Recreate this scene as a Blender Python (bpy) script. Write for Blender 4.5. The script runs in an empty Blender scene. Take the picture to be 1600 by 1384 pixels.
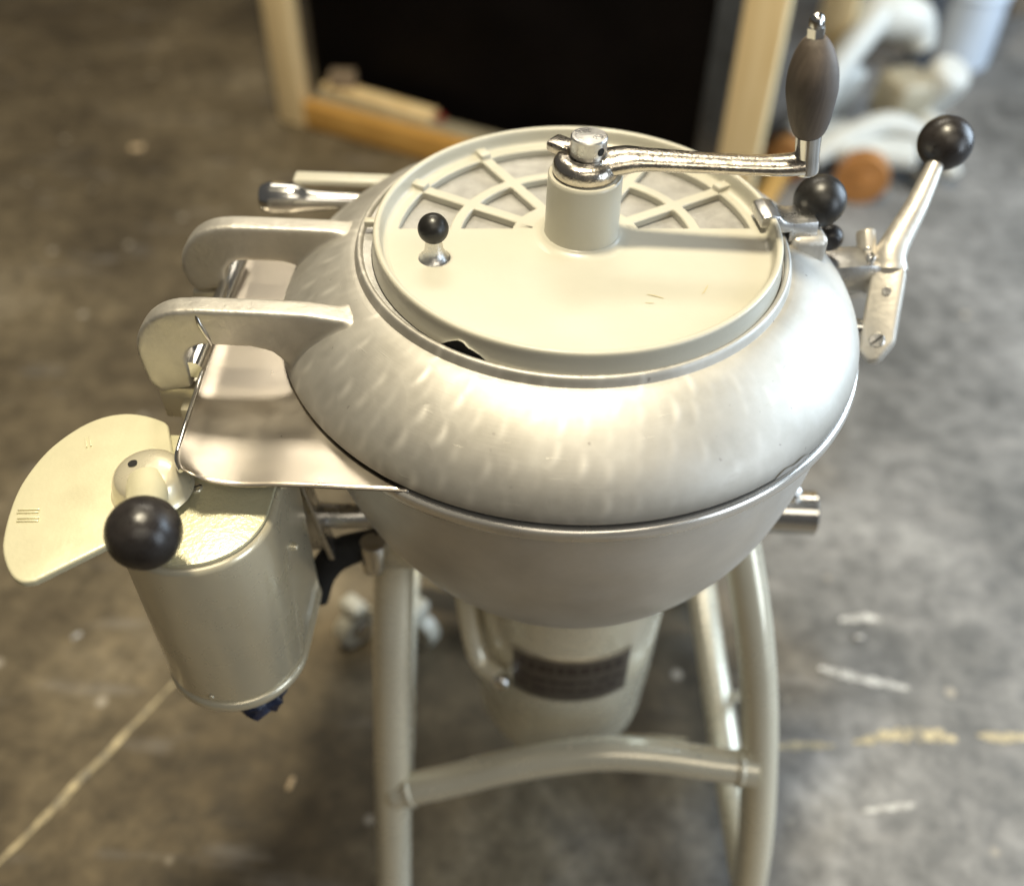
import bpy, bmesh, math, random
from mathutils import Vector, Matrix
random.seed(7)
S = bpy.context.scene
R_ = math.radians

# ------------------------------------------------------------------ camera
cam_d = bpy.data.cameras.new("camera")
cam = bpy.data.objects.new("camera", cam_d)
S.collection.objects.link(cam)
YAW, PIT, ROL = -0.0352, 0.7831, 0.0189
fw = Vector((math.sin(YAW)*math.cos(PIT), math.cos(YAW)*math.cos(PIT), -math.sin(PIT)))
rt = fw.cross(Vector((0, 0, 1))).normalized()
up = rt.cross(fw)
r2 = rt*math.cos(ROL) + up*math.sin(ROL)
u2 = -rt*math.sin(ROL) + up*math.cos(ROL)
m = Matrix((r2, u2, -fw)).transposed().to_4x4()
m.translation = Vector((-0.0233, -0.740, 1.3599))
cam.matrix_world = m
cam_d.sensor_fit = 'HORIZONTAL'
cam_d.sensor_width = 36.0
cam_d.lens = 1552.4/1600*36
cam_d.clip_start = 0.02
cam_d.clip_end = 100
cam_d.dof.use_dof = True
cam_d.dof.focus_distance = 0.80
cam_d.dof.aperture_fstop = 1.9
S.camera = cam

# ------------------------------------------------------------------ light
world = bpy.data.worlds.new("World")
S.world = world
world.use_nodes = True
bg = world.node_tree.nodes["Background"]
bg.inputs[0].default_value = (0.96, 0.93, 0.87, 1)
bg.inputs[1].default_value = 0.085

def area(name, loc, target, sx, sy, power, col):
    l = bpy.data.lights.new(name, 'AREA')
    l.shape = 'RECTANGLE'
    l.size, l.size_y = sx, sy
    l.energy = power
    l.color = col
    o = bpy.data.objects.new(name, l)
    S.collection.objects.link(o)
    o.location = loc
    o.rotation_euler = (Vector(target)-Vector(loc)).to_track_quat('-Z', 'Y').to_euler()
    return o
area("ceiling_lamp", (-0.22, 0.10, 3.8), (0, 0, 0.8), 0.38, 0.38, 132, (1.0, 0.89, 0.65))
area("ceiling_lamp_front", (0.6, -2.4, 3.6), (0, 0, 0.8), 2.4, 1.1, 25, (1.0, 0.90, 0.72))
area("ceiling_lamp_rear", (-0.3, 2.9, 3.8), (-0.1, 0.6, 0.4), 2.2, 0.5, 38, (1.0, 0.91, 0.74))
area("daylight_door", (2.9, 1.0, 1.5), (0.8, 0.6, 0.0), 1.8, 2.0, 105, (0.68, 0.84, 1.0))
area("daylight_window", (2.7, -1.5, 1.25), (0.1, 0.0, 0.5), 1.2, 1.8, 32, (0.78, 0.89, 1.0))

S.view_settings.view_transform = 'Standard'
S.view_settings.look = 'None'
S.view_settings.exposure = 0.24
S.view_settings.gamma = 1.0

# ------------------------------------------------------------------ materials
def nodes_of(name):
    mt = bpy.data.materials.new(name)
    mt.use_nodes = True
    nt = mt.node_tree
    return mt, nt, nt.nodes["Principled BSDF"]

def N(nt, t, **kw):
    n = nt.nodes.new(t)
    for k, v in kw.items():
        if k in n.inputs:
            n.inputs[k].default_value = v
        else:
            setattr(n, k, v)
    return n

def coord(nt, scale=(1, 1, 1), kind='Object'):
    tc = N(nt, 'ShaderNodeTexCoord')
    mp = N(nt, 'ShaderNodeMapping')
    mp.inputs['Scale'].default_value = scale
    nt.links.new(tc.outputs[kind], mp.inputs['Vector'])
    return mp.outputs['Vector']

def ramp(nt, fac, stops):
    r = N(nt, 'ShaderNodeValToRGB')
    el = r.color_ramp.elements
    while len(el) < len(stops):
        el.new(0.5)
    for e, (p, c) in zip(el, stops):
        e.position = p
        e.color = (*c, 1) if len(c) == 3 else c
    nt.links.new(fac, r.inputs['Fac'])
    return r.outputs['Color']

def g(v):
    return (v, v, v)

def mat(name, col, metal=0.0, rough=0.5, var=0.12, vscale=12.0, rvar=0.08, bump=0.0, bscale=200.0,
        stretch=(1, 1, 1), coat=0.0, specks=None):
    """painted / plain surface: mottled colour, uneven gloss, fine relief"""
    mt, nt, b = nodes_of(name)
    L = nt.links.new
    v = coord(nt, stretch)
    n1 = N(nt, 'ShaderNodeTexNoise', Scale=vscale, Detail=6.0, Roughness=0.6)
    L(v, n1.inputs['Vector'])
    lo = tuple(max(0, c*(1-var)) for c in col)
    hi = tuple(min(1, c*(1+var*0.7)) for c in col)
    c = ramp(nt, n1.outputs['Fac'], [(0.3, lo), (0.7, hi)])
    if specks:
        n3 = N(nt, 'ShaderNodeTexNoise', Scale=specks[1], Detail=3.0)
        L(v, n3.inputs['Vector'])
        mk = ramp(nt, n3.outputs['Fac'], [(specks[2], g(0)), (specks[2]+0.04, g(1))])
        mx = N(nt, 'ShaderNodeMix', data_type='RGBA')
        L(mk, mx.inputs[0]); L(c, mx.inputs[6])
        mx.inputs[7].default_value = (*specks[0], 1)
        c = mx.outputs[2]
    L(c, b.inputs['Base Color'])
    n2 = N(nt, 'ShaderNodeTexNoise', Scale=vscale*2.3, Detail=5.0)
    L(v, n2.inputs['Vector'])
    rr = ramp(nt, n2.outputs['Fac'], [(0.3, g(max(0, rough-rvar))), (0.7, g(min(1, rough+rvar)))])
    L(rr, b.inputs['Roughness'])
    b.inputs['Metallic'].default_value = metal
    b.inputs['Coat Weight'].default_value = coat
    if bump > 0:
        n4 = N(nt, 'ShaderNodeTexNoise', Scale=bscale, Detail=4.0)
        L(v, n4.inputs['Vector'])
        bp = N(nt, 'ShaderNodeBump', Strength=bump, Distance=0.002)
        L(n4.outputs['Fac'], bp.inputs['Height'])
        L(bp.outputs['Normal'], b.inputs['Normal'])
    return mt

def mat_cover():
    """cast aluminium cover: UV = (angle*radius, profile length) in metres; peened scallops, fine turning lines"""
    mt, nt, b = nodes_of("cast_aluminium_peened")
    L = nt.links.new
    uv = coord(nt, (1, 1, 1), 'UV')
    ob = coord(nt)
    n1 = N(nt, 'ShaderNodeTexNoise', Scale=16.0, Detail=7.0, Roughness=0.65); L(ob, n1.inputs['Vector'])
    c = ramp(nt, n1.outputs['Fac'], [(0.3, (0.385, 0.366, 0.328)), (0.50, (0.445, 0.426, 0.388)), (0.75, (0.505, 0.49, 0.455))])
    # dirt specks
    n3 = N(nt, 'ShaderNodeTexNoise', Scale=170.0, Detail=4.0); L(ob, n3.inputs['Vector'])
    mk = ramp(nt, n3.outputs['Fac'], [(0.71, g(0)), (0.76, g(1))])
    mx = N(nt, 'ShaderNodeMix', data_type='RGBA')
    L(mk, mx.inputs[0]); L(c, mx.inputs[6]); mx.inputs[7].default_value = (0.28, 0.26, 0.24, 1)
    b.inputs['Metallic'].default_value = 0.78
    n2 = N(nt, 'ShaderNodeTexNoise', Scale=30.0, Detail=6.0, Roughness=0.7); L(ob, n2.inputs['Vector'])
    rr = ramp(nt, n2.outputs['Fac'], [(0.3, g(0.48)), (0.7, g(0.60))])
    L(rr, b.inputs['Roughness'])
    # overlapping crescent tool marks: one curved ridge per cell, in rows round the cover
    def mth(op, a, b=None):
        n = N(nt, 'ShaderNodeMath', operation=op)
        for k, q in enumerate((a, b)):
            if q is None: continue
            if isinstance(q, (int, float)): n.inputs[k].default_value = q
            else: L(q, n.inputs[k])
        return n.outputs[0]
    wob = N(nt, 'ShaderNodeTexNoise', Scale=14.0, Detail=2.0); L(ob, wob.inputs['Vector'])
    mp = N(nt, 'ShaderNodeMapping'); L(uv, mp.inputs['Vector'])
    mp.inputs['Scale'].default_value = (41, 40, 1)
    mp.inputs['Rotation'].default_value = (0, 0, 0.22)
    vo = N(nt, 'ShaderNodeTexVoronoi', voronoi_dimensions='2D', feature='F1', Scale=1.0, Randomness=0.5)
    L(mp.outputs[0], vo.inputs['Vector'])
    dv = N(nt, 'ShaderNodeVectorMath', operation='SUBTRACT'); L(mp.outputs[0], dv.inputs[0]); L(vo.outputs['Position'], dv.inputs[1])
    sp_ = N(nt, 'ShaderNodeSeparateXYZ'); L(dv.outputs[0], sp_.inputs[0])
    lu, lv = sp_.outputs[0], sp_.outputs[1]
    cu = mth('ADD', mth('ADD', lu, mth('MULTIPLY', mth('MULTIPLY', lv, lv), 0.55)), mth('MULTIPLY', mth('SUBTRACT', wob.outputs['Fac'], 0.5), 0.5))
    e1 = mth('POWER', 2.718, mth('MULTIPLY', mth('MULTIPLY', cu, cu), -38.0))
    e2 = mth('POWER', 2.718, mth('MULTIPLY', mth('MULTIPLY', lv, lv), -7.0))
    rc = N(nt, 'ShaderNodeSeparateColor'); L(vo.outputs['Color'], rc.inputs[0])
    ridge = mth('MULTIPLY', mth('MULTIPLY', e1, e2), mth('POWER', rc.outputs[0], 0.8))
    ridge = mth('ADD', ridge, mth('MULTIPLY', mth('POWER', vo.outputs['Distance'], 2.0), 0.5))
    n5 = N(nt, 'ShaderNodeTexNoise', Scale=9.0, Detail=2.0); L(ob, n5.inputs['Vector'])
    pm = ramp(nt, n5.outputs['Fac'], [(0.36, g(0.15)), (0.58, g(1.0))])
    sx = N(nt, 'ShaderNodeSeparateXYZ'); L(ob, sx.inputs[0])
    mr = N(nt, 'ShaderNodeMapRange'); L(sx.outputs[0], mr.inputs[0])
    mr.inputs[1].default_value = 0.20; mr.inputs[2].default_value = -0.06
    mr.inputs[3].default_value = 0.10; mr.inputs[4].default_value = 1.0
    hgt = mth('MULTIPLY', mth('MULTIPLY', ridge, pm), mr.outputs[0])
    # the crescents are burnished brighter than the satin ground
    bur = N(nt, 'ShaderNodeMix', data_type='RGBA'); L(mth('MINIMUM', mth('MULTIPLY', hgt, 0.8), 1.0), bur.inputs[0])
    L(mx.outputs[2], bur.inputs[6]); bur.inputs[7].default_value = (0.82, 0.79, 0.73, 1)
    L(bur.outputs[2], b.inputs['Base Color'])
    b1 = N(nt, 'ShaderNodeBump', Strength=0.14, Distance=0.0024); L(hgt, b1.inputs['Height'])
    # turning lines
    mp2 = N(nt, 'ShaderNodeMapping'); L(uv, mp2.inputs['Vector']); mp2.inputs['Scale'].default_value = (14, 1600, 1)
    n6 = N(nt, 'ShaderNodeTexNoise', Scale=1.0, Detail=3.0); L(mp2.outputs[0], n6.inputs['Vector'])
    b2 = N(nt, 'ShaderNodeBump', Strength=0.10, Distance=0.001); L(n6.outputs['Fac'], b2.inputs['Height']); L(b1.outputs[0], b2.inputs['Normal'])
    # a few scratches
    wv = N(nt, 'ShaderNodeTexNoise', Scale=1.0, Detail=1.0)
    mp3 = N(nt, 'ShaderNodeMapping'); L(uv, mp3.inputs['Vector']); mp3.inputs['Scale'].default_value = (25, 420, 1); mp3.inputs['Rotation'].default_value = (0, 0, 0.6)
    L(mp3.outputs[0], wv.inputs['Vector'])
    sc = ramp(nt, wv.outputs['Fac'], [(0.73, g(0)), (0.77, g(1))])
    b3 = N(nt, 'ShaderNodeBump', Strength=0.25, Distance=0.001); L(sc, b3.inputs['Height']); L(b2.outputs[0], b3.inputs['Normal'])
    L(b3.outputs[0], b.inputs['Normal'])
    return mt

def mat_spun(name, col, r0, r1, lines=900, ang=10):
    mt, nt, b = nodes_of(name)
    L = nt.links.new
    uv = coord(nt, (ang, lines, 1), 'UV')
    ob = coord(nt)
    n1 = N(nt, 'ShaderNodeTexNoise', Scale=9.0, Detail=7.0, Roughness=0.65); L(ob, n1.inputs['Vector'])
    lo = tuple(c*0.86 for c in col); hi = tuple(min(1, c*1.08) for c in col)
    c = ramp(nt, n1.outputs['Fac'], [(0.3, lo), (0.7, hi)])
    L(c, b.inputs['Base Color'])
    b.inputs['Metallic'].default_value = 0.85
    n2 = N(nt, 'ShaderNodeTexNoise', Scale=22.0, Detail=6.0); L(ob, n2.inputs['Vector'])
    L(ramp(nt, n2.outputs['Fac'], [(0.3, g(r0)), (0.7, g(r1))]), b.inputs['Roughness'])
    n3 = N(nt, 'ShaderNodeTexNoise', Scale=1.0, Detail=3.0); L(uv, n3.inputs['Vector'])
    bp = N(nt, 'ShaderNodeBump', Strength=0.12, Distance=0.001); L(n3.outputs['Fac'], bp.inputs['Height'])
    n4 = N(nt, 'ShaderNodeTexNoise', Scale=26.0, Detail=2.0); L(ob, n4.inputs['Vector'])
    bp2 = N(nt, 'ShaderNodeBump', Strength=0.10, Distance=0.004); L(n4.outputs['Fac'], bp2.inputs['Height']); L(bp.outputs[0], bp2.inputs['Normal'])
    L(bp2.outputs[0], b.inputs['Normal'])
    return mt

def mat_floor():
    mt, nt, b = nodes_of("worn_concrete")
    L = nt.links.new
    v = coord(nt)
    n1 = N(nt, 'ShaderNodeTexNoise', Scale=1.7, Detail=9.0, Roughness=0.68); L(v, n1.inputs['Vector'])
    c = ramp(nt, n1.outputs['Fac'], [(0.32, (0.030, 0.024, 0.016)), (0.44, (0.082, 0.063, 0.038)), (0.56, (0.132, 0.104, 0.064)), (0.68, (0.208, 0.172, 0.118))])
    # cool daylight from the right painted into the colour: brown concrete turns paler grey
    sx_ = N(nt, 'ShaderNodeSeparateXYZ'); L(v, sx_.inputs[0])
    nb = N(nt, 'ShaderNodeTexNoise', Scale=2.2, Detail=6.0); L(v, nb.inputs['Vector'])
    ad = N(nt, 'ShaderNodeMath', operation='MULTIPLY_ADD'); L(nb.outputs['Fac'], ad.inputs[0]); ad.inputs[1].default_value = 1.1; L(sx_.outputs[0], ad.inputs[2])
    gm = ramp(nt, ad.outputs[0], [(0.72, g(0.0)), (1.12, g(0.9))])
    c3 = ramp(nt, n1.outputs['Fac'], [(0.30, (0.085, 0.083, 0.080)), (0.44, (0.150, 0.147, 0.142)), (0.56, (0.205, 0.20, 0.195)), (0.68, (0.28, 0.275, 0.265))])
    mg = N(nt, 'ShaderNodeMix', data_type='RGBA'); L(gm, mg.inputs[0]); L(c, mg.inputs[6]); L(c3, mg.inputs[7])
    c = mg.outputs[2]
    n2 = N(nt, 'ShaderNodeTexNoise', Scale=24.0, Detail=10.0, Roughness=0.72); L(v, n2.inputs['Vector'])
    c2 = ramp(nt, n2.outputs['Fac'], [(0.34, g(0.55)), (0.66, g(1.32))])
    mx = N(nt, 'ShaderNodeMix', data_type='RGBA', blend_type='MULTIPLY'); mx.inputs[0].default_value = 1.0
    L(c, mx.inputs[6]); L(c2, mx.inputs[7])
    n7 = N(nt, 'ShaderNodeTexNoise', Scale=3.6, Detail=10.0, Roughness=0.62, Distortion=0.8); L(v, n7.inputs['Vector'])
    st = ramp(nt, n7.outputs['Fac'], [(0.38, g(0.80)), (0.45, g(0.95)), (0.52, g(1.0)), (0.60, g(1.02)), (0.68, g(1.35))])
    mxs = N(nt, 'ShaderNodeMix', data_type='RGBA', blend_type='MULTIPLY'); mxs.inputs[0].default_value = 1.0
    L(mx.outputs[2], mxs.inputs[6]); L(st, mxs.inputs[7])
    mx = mxs
    # pale chips and scuffs
    vo = N(nt, 'ShaderNodeTexVoronoi', Scale=9.0, Randomness=1.0); L(v, vo.inputs['Vector'])
    mk = ramp(nt, vo.outputs['Distance'], [(0.05, g(0.8)), (0.10, g(0))])
    mx2 = N(nt, 'ShaderNodeMix', data_type='RGBA'); L(mk, mx2.inputs[0]); L(mx.outputs[2], mx2.inputs[6])
    mx2.inputs[7].default_value = (0.36, 0.32, 0.26, 1)
    mp = N(nt, 'ShaderNodeMapping'); L(v, mp.inputs['Vector']); mp.inputs['Scale'].default_value = (4, 17, 1); mp.inputs['Rotation'].default_value = (0, 0, -0.35)
    n3 = N(nt, 'ShaderNodeTexNoise', Scale=1.0, Detail=5.0); L(mp.outputs[0], n3.inputs['Vector'])
    mk2 = ramp(nt, n3.outputs['Fac'], [(0.60, g(0)), (0.76, g(0.4))])
    mx3 = N(nt, 'ShaderNodeMix', data_type='RGBA'); L(mk2, mx3.inputs[0]); L(mx2.outputs[2], mx3.inputs[6])
    mx3.inputs[7].default_value = (0.30, 0.28, 0.26, 1)
    L(mx3.outputs[2], b.inputs['Base Color'])
    L(ramp(nt, n2.outputs['Fac'], [(0.3, g(0.48)), (0.7, g(0.75))]), b.inputs['Roughness'])
    b.inputs['Specular IOR Level'].default_value = 0.3
    bp = N(nt, 'ShaderNodeBump', Strength=0.25, Distance=0.004); L(n2.outputs['Fac'], bp.inputs['Height'])
    L(bp.outputs[0], b.inputs['Normal'])
    return mt

def mat_wood(name, a, bcol, scale=(40, 40, 3)):
    mt, nt, b = nodes_of(name)
    L = nt.links.new
    v = coord(nt, scale)
    n = N(nt, 'ShaderNodeTexNoise', Scale=1.0, Detail=8.0, Roughness=0.6, Distortion=0.6); L(v, n.inputs['Vector'])
    L(ramp(nt, n.outputs['Fac'], [(0.3, a), (0.7, bcol)]), b.inputs['Base Color'])
    b.inputs['Roughness'].default_value = 0.62
    bp = N(nt, 'ShaderNodeBump', Strength=0.2, Distance=0.001); L(n.outputs['Fac'], bp.inputs['Height']); L(bp.outputs[0], b.inputs['Normal'])
    return mt

M = {}
M['cover'] = mat_cover()
M['bowl'] = mat_spun("spun_steel", (0.72, 0.69, 0.645), 0.36, 0.50)
M['lip'] = mat_spun("turned_lip", (0.80, 0.77, 0.72), 0.20, 0.32)
M['alu'] = mat("cast_aluminium", (0.54, 0.51, 0.455), 0.72, 0.45, 0.14, 22, 0.09, 0.25, 160)
M['alu_ring'] = mat("machined_ledge", (0.52, 0.51, 0.49), 0.7, 0.48, 0.16, 60, 0.08, 0.3, 700)
M['steel'] = mat("polished_steel", (0.70, 0.69, 0.67), 1.0, 0.16, 0.08, 14, 0.06)
M['brushed'] = mat("brushed_steel", (0.66, 0.65, 0.63), 1.0, 0.30, 0.12, 30, 0.06, 0.15, 500)
M['sheet'] = mat("stainless_sheet", (0.45, 0.405, 0.345), 1.0, 0.33, 0.07, 14, 0.06, 0.0, 60, (1, 1, 1))
M['plated'] = mat("cast_plated_steel", (0.60, 0.55, 0.48), 1.0, 0.24, 0.22, 60, 0.08, 0.16, 420)
M['cream'] = mat("cream_enamel", (0.455, 0.435, 0.362), 0.0, 0.36, 0.06, 9, 0.08, 0.05, 300, coat=0.12, specks=((0.40, 0.36, 0.26), 60, 0.72))
M['hammertone'] = mat("champagne_metallic_paint", (0.66, 0.605, 0.455), 0.50, 0.29, 0.06, 14, 0.05, 0.0, 90, coat=0.5)
M['crinkle'] = mat("crinkle_champagne_paint", (0.62, 0.585, 0.40), 0.30, 0.36, 0.06, 30, 0.06, 0.40, 300, coat=0.2)
M['dialpaint'] = mat('dial_champagne_paint', (0.64, 0.60, 0.42), 0.25, 0.36, 0.07, 18, 0.06, 0.12, 260, coat=0.2)
M['frame'] = mat("frame_metallic_paint", (0.69, 0.64, 0.50), 0.32, 0.26, 0.06, 12, 0.05, 0.03, 120, coat=0.6)
M['black'] = mat("black_phenolic", (0.020, 0.017, 0.016), 0.0, 0.33, 0.4, 50, 0.10, 0.06, 260)
M['blackmatte'] = mat("matte_black_plastic", (0.012, 0.011, 0.010), 0.0, 0.38, 0.3, 60, 0.08)
M['rubber'] = mat("black_rubber", (0.006, 0.006, 0.006), 0.0, 0.8, 0.2, 40, 0.05)
M['hole'] = mat("dark_bore", (0.01, 0.009, 0.008), 0.0, 0.9, 0.1, 40, 0.02)
M['grip'] = mat_wood("worn_dark_wood", (0.050, 0.038, 0.029), (0.120, 0.094, 0.074), (70, 70, 16))
M['pane'] = mat("scuffed_inner_plate", (0.36, 0.35, 0.33), 0.4, 0.5, 0.22, 50, 0.1, 0.2, 180)
M['pine'] = mat_wood("pine_lumber", (0.68, 0.50, 0.25), (0.84, 0.67, 0.40), (26, 26, 2.2))
M['pine_dark'] = mat_wood("amber_pine", (0.44, 0.23, 0.05), (0.60, 0.34, 0.09), (3, 26, 26))
M['blackpanel'] = mat("black_panel", (0.004, 0.003, 0.003), 0.0, 0.6, 0.5, 4, 0.1)
M['blackpanel'].node_tree.nodes['Principled BSDF'].inputs['Specular IOR Level'].default_value = 0.08
M['darkwrap'] = mat("dark_blue_grey_wrap", (0.06, 0.068, 0.082), 0.0, 0.35, 0.5, 9, 0.1)
M['whitepaint'] = mat("chalky_white_paint", (0.50, 0.50, 0.47), 0.0, 0.45, 0.15, 8, 0.08)
M['beige'] = mat("dusty_beige_metal", (0.30, 0.265, 0.19), 0.0, 0.5, 0.25, 14, 0.08)
M['orange'] = mat("amber_urethane", (0.36, 0.16, 0.045), 0.0, 0.45, 0.35, 16, 0.08)
M['bluegrey'] = mat("pale_blue_plastic", (0.48, 0.53, 0.60), 0.0, 0.4, 0.08, 6, 0.06)
M['brown'] = mat("brown_card", (0.20, 0.15, 0.10), 0.0, 0.8, 0.15, 8, 0.05)
M['plate'] = mat("etched_name_plate", (0.115, 0.098, 0.082), 0.5, 0.4, 0.2, 60, 0.08)
M['plateletter'] = mat("plate_lettering", (0.05, 0.035, 0.03), 0.2, 0.5, 0.2, 60, 0.05)
M['platetrim'] = mat("plate_trim", (0.42, 0.38, 0.31), 0.7, 0.35, 0.2, 60, 0.05)
M['bluetape'] = mat("dark_blue_tape", (0.012, 0.018, 0.045), 0.0, 0.35, 0.5, 60, 0.1, 0.5, 140)
def mat_mark(name, col, scale, t):
    mt, nt, b = nodes_of(name)
    v = coord(nt)
    n = N(nt, 'ShaderNodeTexNoise', Scale=scale, Detail=7.0, Roughness=0.7)
    nt.links.new(v, n.inputs['Vector'])
    nt.links.new(ramp(nt, n.outputs['Fac'], [(t-0.07, (0.15, 0.14, 0.12)), (t+0.04, tuple(0.6*c for c in col)), (t+0.16, col)]), b.inputs['Base Color'])
    b.inputs['Roughness'].default_value = 0.7
    return mt
M['linepaint'] = mat_mark("worn_line_paint", (0.56, 0.47, 0.29), 38, 0.45)
M['scuff'] = mat_mark("pale_scuff", (0.60, 0.58, 0.54), 45, 0.42)
M['chip'] = mat("wood_splinter", (0.55, 0.42, 0.26), 0.0, 0.7, 0.2, 24, 0.08)
M['scrape'] = mat('old_varnish_scrape', (0.47, 0.41, 0.26), 0, 0.5)
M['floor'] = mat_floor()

# ------------------------------------------------------------------ mesh helpers
def finish(name, me, material, parent=None, sharp=38):
    me.polygons.foreach_set('use_smooth', [True]*len(me.polygons))
    bm = bmesh.new(); bm.from_mesh(me)
    bmesh.ops.recalc_face_normals(bm, faces=bm.faces)
    lim = R_(sharp)
    for e in bm.edges:
        if len(e.link_faces) == 2 and e.calc_face_angle(0) > lim:
            e.smooth = False
    bm.to_mesh(me); bm.free()
    o = bpy.data.objects.new(name, me)
    S.collection.objects.link(o)
    if material is not None:
        me.materials.append(material)
    if parent is not None:
        o.parent = parent
    return o

def from_py(name, verts, faces, material, parent=None, sharp=38, uvs=None):
    me = bpy.data.meshes.new(name)
    me.from_pydata([tuple(v) for v in verts], [], faces)
    me.update()
    if uvs is not None:
        lay = me.uv_layers.new(name='UVMap')
        for poly in me.polygons:
            for li in poly.loop_indices:
                lay.data[li].uv = uvs[poly.index][li-poly.loop_start]
    return finish(name, me, material, parent, sharp)

def smooth_profile(pts, n=5):
    """Catmull-Rom through 2-D points; a point given three values (r,z,1) is a hard corner"""
    out = []
    P = [(q[0], q[1]) for q in pts]; hard = [len(q) > 2 for q in pts]
    for i in range(len(P)-1):
        p1, p2 = P[i], P[i+1]
        p0 = P[i-1] if i > 0 and not hard[i] else (2*p1[0]-p2[0], 2*p1[1]-p2[1])
        p3 = P[i+2] if i+2 < len(P) and not hard[i+1] else (2*p2[0]-p1[0], 2*p2[1]-p1[1])
        k = 1 if (hard[i] and hard[i+1]) else n
        for j in range(k):
            t = j/k
            out.append(tuple(0.5*((2*p1[a]) + (-p0[a]+p2[a])*t + (2*p0[a]-5*p1[a]+4*p2[a]-p3[a])*t*t + (-p0[a]+3*p1[a]-3*p2[a]+p3[a])*t**3) for a in (0, 1)))
    out.append(P[-1])
    return out

def revolve(name, prof, material, parent=None, segs=128, mtx=None, a0=0.0, a1=2*math.pi, sharp=38, fn=None):
    full = abs(a1-a0-2*math.pi) < 1e-6
    nS = segs if full else segs+1
    verts, faces, uvs = [], [], []
    ln = [0]
    for i in range(1, len(prof)):
        ln.append(ln[-1]+math.dist(prof[i], prof[i-1]))
    rm = max(q[0] for q in prof)
    for i, (r, z) in enumerate(prof):
        for j in range(nS):
            a = a0+(a1-a0)*j/segs
            v = Vector((r*math.cos(a), r*math.sin(a), z))
            if fn: v = fn(v, i, a)
            if mtx is not None: v = mtx @ v
            verts.append(v)
    for i in range(len(prof)-1):
        for j in range(segs):
            k = (j+1) % nS
            faces.append((i*nS+j, i*nS+k, (i+1)*nS+k, (i+1)*nS+j))
            u0, u1 = (a0+(a1-a0)*j/segs)*rm, (a0+(a1-a0)*(j+1)/segs)*rm
            uvs.append([(u0, ln[i]), (u1, ln[i]), (u1, ln[i+1]), (u0, ln[i+1])])
    return from_py(name, verts, faces, material, parent, sharp, uvs)

def axis_mtx(loc, direction=(0, 0, 1)):
    q = Vector((0, 0, 1)).rotation_difference(Vector(direction).normalized())
    return Matrix.Translation(Vector(loc)) @ q.to_matrix().to_4x4()

def lathe(name, prof, loc, direction, material, parent=None, segs=40, n=5, sharp=38):
    return revolve(name, smooth_profile(prof, n), material, parent, segs, axis_mtx(loc, direction), sharp=sharp)

def cr3(pts, n=8):
    P = [Vector(q) for q in pts]
    out = []
    for i in range(len(P)-1):
        p1, p2 = P[i], P[i+1]
        p0 = P[i-1] if i > 0 else 2*p1-p2
        p3 = P[i+2] if i+2 < len(P) else 2*p2-p1
        for j in range(n):
            t = j/n
            out.append(0.5*((2*p1)+(-p0+p2)*t+(2*p0-5*p1+4*p2-p3)*t*t+(-p0+3*p1-3*p2+p3)*t**3))
    out.append(P[-1])
    return out

def tube(name, pts, rad, material, parent=None, segs=20, n=8, flat=1.0, updir=(0, 0, 1), curve=True, sharp=38):
    """pts: path, rad: number or one per control point; flat scales the section sideways"""
    path = cr3(pts, n) if curve and len(pts) > 2 else [Vector(q) for q in pts]
    k = len(path)
    if not hasattr(rad, '__len__'): rad = [rad]*len(pts)
    rs = []
    for i in range(k):
        t = i/(k-1)*(len(rad)-1); a = min(int(t), len(rad)-2); f = t-a
        rs.append(rad[a]*(1-f)+rad[a+1]*f)
    verts, faces = [], []
    ref = Vector(updir)
    for i, q in enumerate(path):
        d = (path[min(i+1, k-1)]-path[max(i-1, 0)]).normalized()
        s = d.cross(ref)
        if s.length < 1e-4: s = d.cross(Vector((1, 0.1, 0)))
        s.normalize(); w = s.cross(d).normalized()
        for j in range(segs):
            a = 2*math.pi*j/segs
            verts.append(q+s*math.cos(a)*rs[i]*flat+w*math.sin(a)*rs[i])
    for i in range(k-1):
        for j in range(segs):
            j2 = (j+1) % segs
            faces.append((i*segs+j, i*segs+j2, (i+1)*segs+j2, (i+1)*segs+j))
    faces.append(tuple(range(segs))); faces.append(tuple((k-1)*segs+j for j in range(segs)))
    return from_py(name, verts, faces, material, parent, sharp)

def bevel_bm(bm, w, segs=2, ang=30):
    es = [e for e in bm.edges if len(e.link_faces) == 2 and e.calc_face_angle(0) > R_(ang)]
    if w > 0 and es:
        bmesh.ops.bevel(bm, geom=es, offset=w, offset_type='OFFSET', segments=segs, profile=0.5, affect='EDGES', clamp_overlap=True)

def box(name, size, loc, material, parent=None, rot=(0, 0, 0), bev=0.0015, segs=2, taper=None, mtx=None):
    bm = bmesh.new()
    bmesh.ops.create_cube(bm, size=1.0)
    for v in bm.verts:
        v.co = Vector((v.co.x*size[0], v.co.y*size[1], v.co.z*size[2]))
        if taper and v.co.z > 0:
            v.co.x *= taper[0]; v.co.y *= taper[1]
    bevel_bm(bm, bev, segs)
    T = mtx if mtx is not None else Matrix.Translation(Vector(loc)) @ Matrix.Rotation(rot[2], 4, 'Z') @ Matrix.Rotation(rot[1], 4, 'Y') @ Matrix.Rotation(rot[0], 4, 'X')
    bm.transform(T)
    me = bpy.data.meshes.new(name); bm.to_mesh(me); bm.free()
    return finish(name, me, material, parent)

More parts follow.
